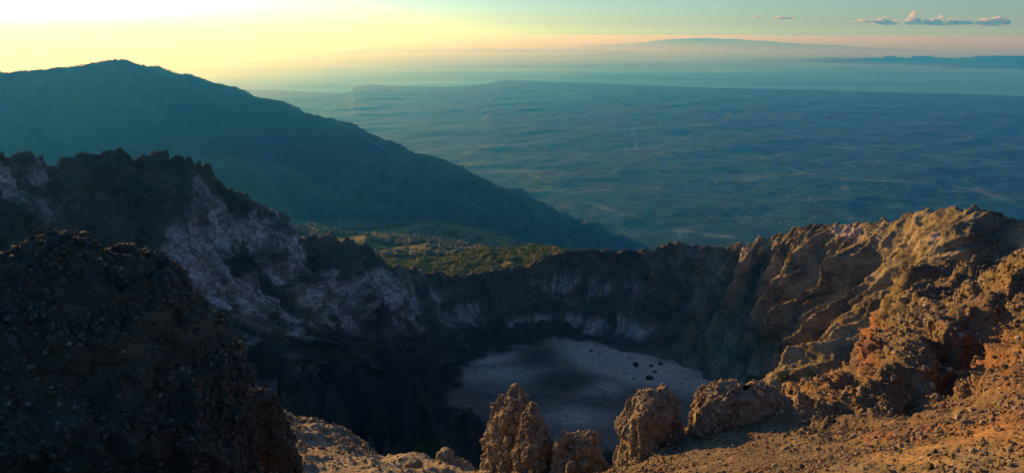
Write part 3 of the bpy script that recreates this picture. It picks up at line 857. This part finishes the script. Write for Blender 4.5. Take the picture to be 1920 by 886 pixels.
def rock(name, R, levels, label, cat, mat, pmat, depth=0.9, ex=3.0, yaw=0.0, nu=260, nv=240, big=0.35, bs=1.1, peb=0.07, ps=0.13, npeb=1600, psize=(0.018, 0.085), sub=0, seed=1, cut=None, blk=1.0):
    rng = np.random.default_rng(seed)
    L = np.array([(l[0], l[1], l[2], (l[3] if len(l) > 3 else 0)) for l in levels], float)
    # even spacing down the levels
    k = len(L); tt = np.linspace(0, 1, nv - 14)
    yy = np.interp(tt, np.linspace(0, 1, k), np.arange(k))
    dense = np.stack([np.interp(yy, np.arange(k), L[:, j]) for j in range(4)], -1)
    ker = np.hanning(13); ker /= ker.sum()
    for j in range(1, 4):
        dense[:, j] = np.convolve(np.pad(dense[:, j], 6, 'edge'), ker, 'valid')
    pl = at(dense[:, 1], dense[:, 0], R + dense[:, 3]); pr = at(dense[:, 2], dense[:, 0], R + dense[:, 3])
    c = (pl + pr) / 2; hw = np.linalg.norm((pr - pl)[:, :2], axis=1) / 2
    az = math.atan2(c[-1, 0], c[-1, 1])
    lat = np.array([math.cos(az), -math.sin(az)]); fw = np.array([math.sin(az), math.cos(az)])
    th = np.linspace(0, 2 * math.pi, nu, endpoint=False)
    ux = np.sign(np.cos(th)) * np.abs(np.cos(th)) ** (2 / ex); uy = depth * np.sign(np.sin(th)) * np.abs(np.sin(th)) ** (2 / ex)
    cy, sy = math.cos(yaw), math.sin(yaw)
    rx, ry = ux * cy - uy * sy, ux * sy + uy * cy
    s = np.abs(rx).max(); rx /= s; ry /= s
    G = np.empty((len(c), nu, 3))
    G[..., 0] = c[:, None, 0] + hw[:, None] * (rx * lat[0] + ry * fw[0])
    G[..., 1] = c[:, None, 1] + hw[:, None] * (rx * lat[1] + ry * fw[1])
    G[..., 2] = c[:, None, 2]
    cap = []
    for i in range(14):
        a = (i + 1) / 15.0; top = G[0].mean(0)
        ring = top + (G[0] - top) * math.sin(a * math.pi / 2); ring[:, 2] = G[0, :, 2] + hw[0] * 0.35 * math.cos(a * math.pi / 2)
        cap.append(ring)
    G = np.concatenate([np.array(cap), G], 0)
    N = grid_normals(G, True); cen = G.mean(1, keepdims=True)
    if ((N[40:] * (G - cen)[40:]).sum(-1)).mean() < 0: N = -N
    sd = seed * 13.7
    d = big * (fbm((G + sd) / bs, 4) * 0.7 + (ridged((G + sd) / (bs * .7) * np.array([1, 1, .45]), 3) - .5) * .6)
    wb, idb, wc = worley((G + sd + 0.12 * big / .25 * np.stack([fbm(G / .7 + 3, 3), fbm(G / .7 + 9, 3), fbm(G / .7 + 17, 3)], -1)) * [1, 1, .6] / (bs * .75), True)
    d += blk * big * (1.0 * (idb - .5) - 0.7 * np.clip(1 - (wc - wb) / .13, 0, 1))
    f1, _ = worley((G + sd) / ps)
    pm = np.clip(.6 + 1.3 * fbm((G + sd) / (bs * .8), 3), .1, 1.6)
    d += pm * peb * (np.clip(0.62 - f1, 0, 1) * 2 - 0.4)
    f2, _ = worley((G - sd) / (ps * 0.42))
    d += peb * 0.4 * (np.clip(0.6 - f2, 0, 1) * 2 - 0.4)
    Pp = G + N * d[..., None]
    if cut is not None:
        for (cx, cyy, rr, dp) in cut:
            q = at(cx, cyy, R); w_ = np.exp(-(((Pp - q) ** 2).sum(-1)) / rr ** 2)
            Pp = Pp - N * (w_ * dp)[..., None]
    nvv = len(Pp)
    org = Pp[-1].mean(0)
    V = Pp.reshape(-1, 3); Fc = grid_faces(nvv, nu, True)
    o = mesh_obj(name, V, Fc, mat, origin=org)
    tag(o, label, cat)
    # stones standing proud of the matrix
    A4 = Pp[:-1, :]; B4 = Pp[1:, :]
    area = np.linalg.norm(np.cross(np.roll(A4, -1, 1) - A4, B4 - A4), axis=-1)
    NN = grid_normals(Pp, True)
    if ((NN[40:] * (Pp - Pp.mean(1, keepdims=True))[40:]).sum(-1)).mean() < 0: NN = -NN
    face = -(NN[:-1] * (A4 / np.linalg.norm(A4, axis=-1, keepdims=True))).sum(-1)
    wgt = (area * (face > -0.25) * (.12 + sst(-.25, .35, fbm((A4 + sd) / (bs * .9), 4)))).ravel(); wgt /= wgt.sum()
    idx = rng.choice(len(wgt), npeb, p=wgt)
    C = A4.reshape(-1, 3)[idx] + rng.normal(0, .01, (npeb, 3))
    sz = psize[0] + (psize[1] - psize[0]) * rng.random(npeb) ** 4
    C = C + NN[:-1].reshape(-1, 3)[idx] * (sz * 0.1)[:, None]
    pv_, pf_, tint = scatter(C, sz, rng, sub, 0.13)
    p = mesh_obj('pebbles', pv_, pf_, pmat, origin=org, parent=o, smooth=sub > 0, attrs=dict(tint=tint))
    p['kind'] = 'stuff'
    return o


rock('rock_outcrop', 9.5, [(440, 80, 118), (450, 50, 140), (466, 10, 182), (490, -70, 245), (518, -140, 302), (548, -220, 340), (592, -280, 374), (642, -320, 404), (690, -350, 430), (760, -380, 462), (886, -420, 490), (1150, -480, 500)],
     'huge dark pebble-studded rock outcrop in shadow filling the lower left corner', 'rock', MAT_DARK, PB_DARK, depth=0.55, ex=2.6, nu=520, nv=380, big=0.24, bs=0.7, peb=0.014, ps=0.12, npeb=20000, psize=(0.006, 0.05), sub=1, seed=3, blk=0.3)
rock('rock_outcrop', 11.5, [(735, 462, 492), (742, 450, 510), (765, 440, 530), (800, 430, 545), (840, 420, 556), (886, 410, 565), (1050, 380, 580)],
     'small rounded dark rock knob with a sunlit tip, just right of the huge shadowed outcrop', 'rock', MAT_DARK, PB_DARK, depth=0.8, ex=2.3, big=0.12, bs=0.6, peb=0.03, ps=0.13, npeb=2600, psize=(0.010, 0.045), sub=1, seed=5, blk=0.0)
rock('rock_pinnacle', 30.5, [(730, 966, 984), (738, 950, 990), (755, 934, 995), (775, 926, 997), (800, 917, 998), (835, 907, 1000), (886, 902, 1002), (990, 880, 1008)],
     'tallest of the three joined tan rock pinnacles, with a twin-pointed top', 'rock', MAT_TAN, PB_TAN, depth=1.7, ex=3.6, yaw=0.42, npeb=10000, big=0.3, bs=0.8, peb=0.028, seed=7, cut=[(990, 775, 0.45, 0.3), (962, 735, .22, .35)])
rock('rock_pinnacle', 27.3, [(760, 993, 1004), (768, 988, 1011), (790, 980, 1022), (825, 971, 1038), (886, 962, 1048), (990, 950, 1058)],
     'middle tan rock pinnacle leaning against the tallest one, tapering to one blunt point', 'rock', MAT_TAN, PB_TAN, depth=1.5, ex=3.4, yaw=0.45, npeb=9000, big=0.26, bs=0.8, peb=0.028, seed=9)
rock('rock_pinnacle', 26, [(824, 1052, 1108), (830, 1044, 1120), (848, 1038, 1134), (875, 1034, 1142), (910, 1030, 1148), (1000, 1020, 1160)],
     'low squat tan rock with a notched top, on the right of the three joined pinnacles', 'rock', MAT_TAN, PB_TAN, depth=1.1, ex=3.2, yaw=0.4, npeb=8000, big=0.28, bs=0.8, peb=0.028, seed=11, cut=[(1084, 818, 0.5, 0.5)])
rock('boulder', 23.5, [(738, 1208, 1266), (741, 1194, 1271), (755, 1181, 1276), (780, 1167, 1282), (815, 1156, 1287), (850, 1149, 1290), (886, 1147, 1292), (990, 1140, 1296)],
     'tall blocky tan boulder standing alone, its left side sunlit and right side black with shadow', 'boulder', MAT_TAN, PB_TAN, depth=1.0, ex=6.0, yaw=0.5, npeb=11000, big=0.2, bs=1.0, peb=0.028, seed=13, cut=[(1200, 850, .8, .45)])
rock('rock_ledge', 24.5, [(745, 1322, 1478), (750, 1311, 1490), (768, 1302, 1502), (800, 1292, 1506), (840, 1284, 1506), (886, 1276, 1502), (990, 1268, 1500)],
     'long flat-topped tan rock ledge with a shadowed front, joined to the scree slope', 'rock', MAT_TAN, PB_TAN, depth=0.6, ex=6.0, yaw=0.3, nu=420, npeb=15000, big=0.22, bs=1.0, peb=0.028, seed=15)

# ------------------------------------------------------------------ scree stones on the near ground
rng = np.random.default_rng(21)
area = np.linalg.norm(np.cross(np.diff(NE, axis=1)[:-1], np.diff(NE, axis=0)[:, :-1]), axis=-1)
cen = NE[:-1, :-1]
x_, y_ = proj(cen); RR = np.hypot(cen[..., 0], cen[..., 1])
vis = (x_ > -60) & (x_ < 1980) & (y_ < 930) & (RR < 130)
wgt = (area * vis * (1 - .75 * np.clip(ochre + .8 * sand, 0, 1)[:-1, :-1]) * (.25 + sst(-.3, .3, fbm(cen / 3.0, 4))) / np.maximum(RR, 8) ** 1.85).ravel(); wgt /= wgt.sum()
NS = 60000
idx = rng.choice(len(wgt), NS, p=wgt)
C = cen.reshape(-1, 3)[idx] + rng.normal(0, .03, (NS, 3)) * [1, 1, 0]
sz = (0.016 + 0.035 * rng.random(NS) + 0.085 * rng.random(NS) ** 12) * np.clip(RR.ravel()[idx] / 18, .55, 3.6)
V, Fc, tint = scatter(C, sz, rng, 0, 0.16)
g = mesh_obj('gravel', V, Fc, PB_SCREE, smooth=False, attrs=dict(tint=tint))
tag(g, 'tan and grey loose stones strewn over the sunlit scree', 'gravel', kind='stuff')


def lump(name, loc, r, mat, label, cat, group=None, seed=0, flat=0.7, sub=4):
    rng = np.random.default_rng(seed)
    V0, F0 = ico(sub)
    d = 1 + 0.28 * fbm(V0 * 1.1 + seed * 3.3, 4) + 0.12 * (ridged(V0 * 1.8 + seed, 3) - .5)
    V = V0 * d[:, None] * r * np.array([1, rng.uniform(.75, .95), flat])
    a = rng.uniform(0, 6.28); c, s = math.cos(a), math.sin(a)
    V = np.stack([V[:, 0] * c - V[:, 1] * s, V[:, 0] * s + V[:, 1] * c, V[:, 2]], -1)
    base = np.array([loc[0], loc[1], loc[2]])
    V = V + base + [0, 0, r * flat * 0.45]
    o = mesh_obj(name, V, F0, mat, origin=base, smooth=True)
    return tag(o, label, cat, group)


for i, (px, py, r, lab) in enumerate([
        (836, 858, .55, 'rounded tan boulder on the sandy ledge at the foot of the tallest pinnacle'),
        (1812, 800, .17, 'pale stone casting a dark shadow, alone on the orange scree'),
        (1755, 748, .2, 'grey-brown stone at the upper edge of the orange scree below the dark hollow'),
        (775, 878, .5, 'low half-buried rock at the bottom edge of the sandy ledge')]):
    h = pick(px, py, B_NEAR)
    if h: lump('stone', h[0], r, MAT_TAN, lab, 'stone', None, 40 + i)

# boulders on the crater floor
MAT_BLD = mat_conglomerate('floor_boulder_rock', (0.02, 0.018, 0.018), (0.035, 0.031, 0.03), (0.06, 0.055, 0.05), (0.03, 0.025, 0.022), 0.2)
BL = [(1218, 709, 4.6, 'largest dark boulder, nearest the camera in the cluster on the pale crater floor'),
      (1192, 684, 4.6, 'wide low dark boulder at the left of the cluster on the pale crater floor'),
      (1221, 686, 2.9, 'dark boulder in the middle of the cluster, just behind the largest one'),
      (1228, 697, 2.4, 'small dark boulder touching the upper right of the largest one'),
      (1238, 682, 3.0, 'dark boulder at the right end of the cluster on the crater floor'),
      (1188, 710, 1.8, 'small dark stone left of the largest floor boulder'),
      (1108, 658, 2.4, 'dark boulder at the far edge of the pale band below the back wall'),
      (1124, 660, 1.7, 'small dark stone beside the boulder below the back wall'),
      (1180, 671, 1.8, 'small dark stone in front of the dark debris apron below the wall'),
      (926, 664, 1.6, 'lone dark stone on the upper left of the grey crater floor'),
      (926, 687, 1.5, 'small dark stone at the edge of the black lava apron'),
      (887, 679, 1.5, 'small dark stone at the far left corner of the crater floor')]
for i, (px, py, r, lab) in enumerate(BL):
    h = pick(px, py, B_FLOOR)
    if h: lump('boulder', h[0], r, MAT_BLD, lab, 'boulder', 'dark boulders on the crater floor', 60 + i, 0.5, 3)

# ------------------------------------------------------------------ shrubs on the crater wall
mL, nt = new_mat('shrub_leaves'); b = NB(nt)
b.out(b.ramp(b.attr('tint'), [(0, (0.05, 0.07, 0.012)), (0.5, (0.1, 0.12, 0.02)), (1, (0.16, 0.16, 0.04))]), None, 0.8, 0.2)
mT, nt = new_mat('shrub_bark'); b = NB(nt); b.out(b.ramp(b.noise(b.co(), 8), [(0.3, (0.05, 0.035, 0.025)), (0.7, (0.11, 0.08, 0.06))]), None, 0.9)


def shrub(loc, r, label, seed):
    rng = np.random.default_rng(seed)
    e = link(bpy.data.objects.new('shrub', None)); e.location = loc
    tag(e, label, 'shrub', 'bushes at the foot of the crater wall')
    # trunk with three limbs
    V, Fq = [], []
    def limb(a, c, r0, r1):
        a = np.array(a, float); c = np.array(c, float); o = len(V)
        for k in range(5):
            f = k / 4; p = a + (c - a) * f + np.array([math.sin(f * 3 + seed) * .05 * r, 0, 0])
            rr = r0 + (r1 - r0) * f
            for j in range(7):
                V.append(p + [rr * math.cos(j * .8976), rr * math.sin(j * .8976), 0])
        for k in range(4):
            for j in range(7):
                Fq.append((o + k * 7 + j, o + k * 7 + (j + 1) % 7, o + k * 7 + 7 + (j + 1) % 7, o + k * 7 + 7 + j))
    limb((0, 0, -.3 * r), (0, 0, .6 * r), .09 * r, .06 * r)
    for q in range(4):
        a = q * 1.57 + .5
        limb((0, 0, .4 * r), (.5 * r * math.cos(a), .5 * r * math.sin(a), 1.2 * r), .05 * r, .02 * r)
    t = mesh_obj('trunk', V, Fq, mT, parent=e)
    n = 900
    d = rng.normal(size=(n, 3)); d /= np.linalg.norm(d, axis=1)[:, None]
    rad = rng.random(n) ** .45 * (1 + .4 * pn(d * 2 + seed))
    C = d * rad[:, None] * np.array([.85, .85, .8]) * r + [0, 0, 1.05 * r]
    V, Fc, ti = scatter(C, rng.uniform(.05, .12, n) * r, rng, 0, .25, .35)
    mesh_obj('crown', V, Fc, mL, parent=e, smooth=False, attrs=dict(tint=ti))
    return e


for i, (px, py, s, lab) in enumerate([(1467, 718, 12, 'round yellow-green bush at the foot of the sunlit crater wall'),
                                      (1524, 716, 10, 'darker green bush right of the yellow-green one, close above the scree crest'),
                                      (1408, 722, 11, 'dim dark green bush in the shade left of the yellow-green one')]):
    h = pick(px, py, B_WALL)
    if h:
        shrub(h[0], s / FPX * h[3], lab, 80 + i)

# ------------------------------------------------------------------ forest on the outer flank
X, Y, Z, R, A = FL
P3 = np.stack([X, Y, Z], -1)
px_, py_ = proj(P3)
cell = R ** 2
seen = (py_ <= np.minimum.accumulate(py_, 0) + 1.5) & (py_ < 522)
dens = sst(0.02, 0.2, fbm(np.stack([X / 260, Y / 420, 0 * X + 5], -1), 4) + .05)
msk = seen * dens * (R > 1150) * (R < 3400) * (px_ > 430) * (px_ < 1150) * (py_ > 395) * (py_ < 530)
wgt = (msk * cell / np.maximum(R, 600) ** 1.3).ravel(); wgt /= wgt.sum()
NT = 9000
idx = rng.choice(len(wgt), NT, p=wgt)
C = P3.reshape(-1, 3)[idx] + rng.normal(0, 4, (NT, 3)) * [1, 1, 0]
sz = rng.uniform(3.5, 8.5, NT)
C[:, 2] += sz * .6
V, Fc, ti = scatter(C, sz, rng, 1, .16, .75, True)
mF = mat_pebble('forest_crowns', [(0.06, 0.08, 0.035), (0.11, 0.125, 0.06), (0.17, 0.165, 0.09), (0.11, 0.12, 0.06), (0.24, 0.21, 0.13)])
fr = mesh_obj('forest', V, Fc, mF, smooth=False, attrs=dict(tint=ti))
tag(fr, 'pale green treetops of the forest on the lower volcano slope', 'forest', kind='stuff')
msk = seen * (R > 800) * (R < 1180) * (px_ > 690) * (px_ < 1120) * sst(-.4, .2, fbm(P3 / 40.0, 4))
wgt = (msk * cell).ravel(); wgt /= wgt.sum()
NT = 20000
idx = rng.choice(len(wgt), NT, p=wgt)
C = P3.reshape(-1, 3)[idx] + rng.normal(0, 1, (NT, 3)) * [1, 1, 0]
sz = 0.8 + 2.6 * rng.random(NT) ** 2.2
C[:, 2] += sz * .55
V, Fc, ti = scatter(C, sz, rng, 1, .2, .75, True)
mS = mat_pebble('slope_scrub_leaves', [(0.06, 0.08, 0.015), (0.15, 0.17, 0.028), (0.22, 0.22, 0.035), (0.12, 0.125, 0.028), (0.28, 0.26, 0.055)])
sc_ = mesh_obj('shrubbery', V, Fc, mS, smooth=False, attrs=dict(tint=ti))
tag(sc_, 'yellow-green scrub on the outer slope behind the crater rim', 'shrubbery', kind='stuff')

# ------------------------------------------------------------------ cumulus above the haze
mC, nt = new_mat('cloud_vapour')
pv = nt.nodes.new('ShaderNodeVolumePrincipled'); pv.inputs['Density'].default_value = 0.006
pv.inputs['Color'].default_value = (0.99, 0.99, 0.99, 1); pv.inputs['Anisotropy'].default_value = 0.1
mo = nt.nodes.new('ShaderNodeOutputMaterial'); nt.links.new(pv.outputs[0], mo.inputs['Volume'])


def cloud(px, py, R, wpx, hpx, label, seed):
    rng = np.random.default_rng(seed)
    c = at(px, py, R); k = R / FPX
    wdt, hgt = wpx * k, hpx * k
    V0, F0 = ico(3); Vs, Fs, off = [], [], 0
    az = math.atan2(c[0], c[1]); lat = np.array([math.cos(az), -math.sin(az), 0]); fw = np.array([math.sin(az), math.cos(az), 0])
    n = 26
    for i in range(n):
        u = rng.uniform(-1, 1); prof = (1 - abs(u) ** 1.7) * (0.7 + .3 * math.sin(u * 4 + seed))
        vz = rng.random() * max(prof, .1)
        r = hgt * rng.uniform(.16, .34) * (1.15 - .5 * vz)
        if i == 0: u, vz = 0.0, 0.0
        q = lat * u * wdt * .45 + fw * rng.normal() * wdt * .14 + np.array([0, 0, vz * hgt * .8])
        d = 1 + .22 * fbm(V0 * 1.7 + seed + i, 4)
        V = V0 * d[:, None] * r
        V[:, 2] = np.maximum(V[:, 2], -r * .45)
        if i == 0: V = V0 * d[:, None]; V = (V[:, :1] * lat * wdt * .5 + V[:, 1:2] * fw * wdt * .2) + V[:, 2:] * np.array([0, 0, hgt * .22])
        Vs.append(V + q); Fs.append(F0 + off); off += len(V0)
    V = np.concatenate(Vs) + c
    o = mesh_obj('cloud', V, np.concatenate(Fs), mC, origin=c)
    return tag(o, label, 'cloud', 'small clouds along the horizon')


for i, a in enumerate([(1858, 44, 62000, 40, 16, 'brightest puffy cloud, large and rounded, low over the horizon'),
                       (1760, 44, 62000, 48, 14, 'wide bumpy cloud left of the brightest one'),
                       (1710, 43, 62000, 20, 18, 'narrow upright cloud, two puffs high'),
                       (1660, 44, 62000, 32, 14, 'cloud with two rounded tops, left of the narrow upright one'),
                       (1618, 41, 62000, 34, 7, 'flat faint cloud left of the one with two rounded tops'),
                       (1808, 44, 62000, 24, 9, 'small dim wisp left of the brightest puffy cloud'),
                       (1470, 34, 66000, 36, 6, 'thin cloud far off over the long distant ridge'),
                       (1420, 33, 66000, 18, 5, 'tiniest pale cloud, farthest left over the horizon')]):
    cloud(*a, seed=100 + i)
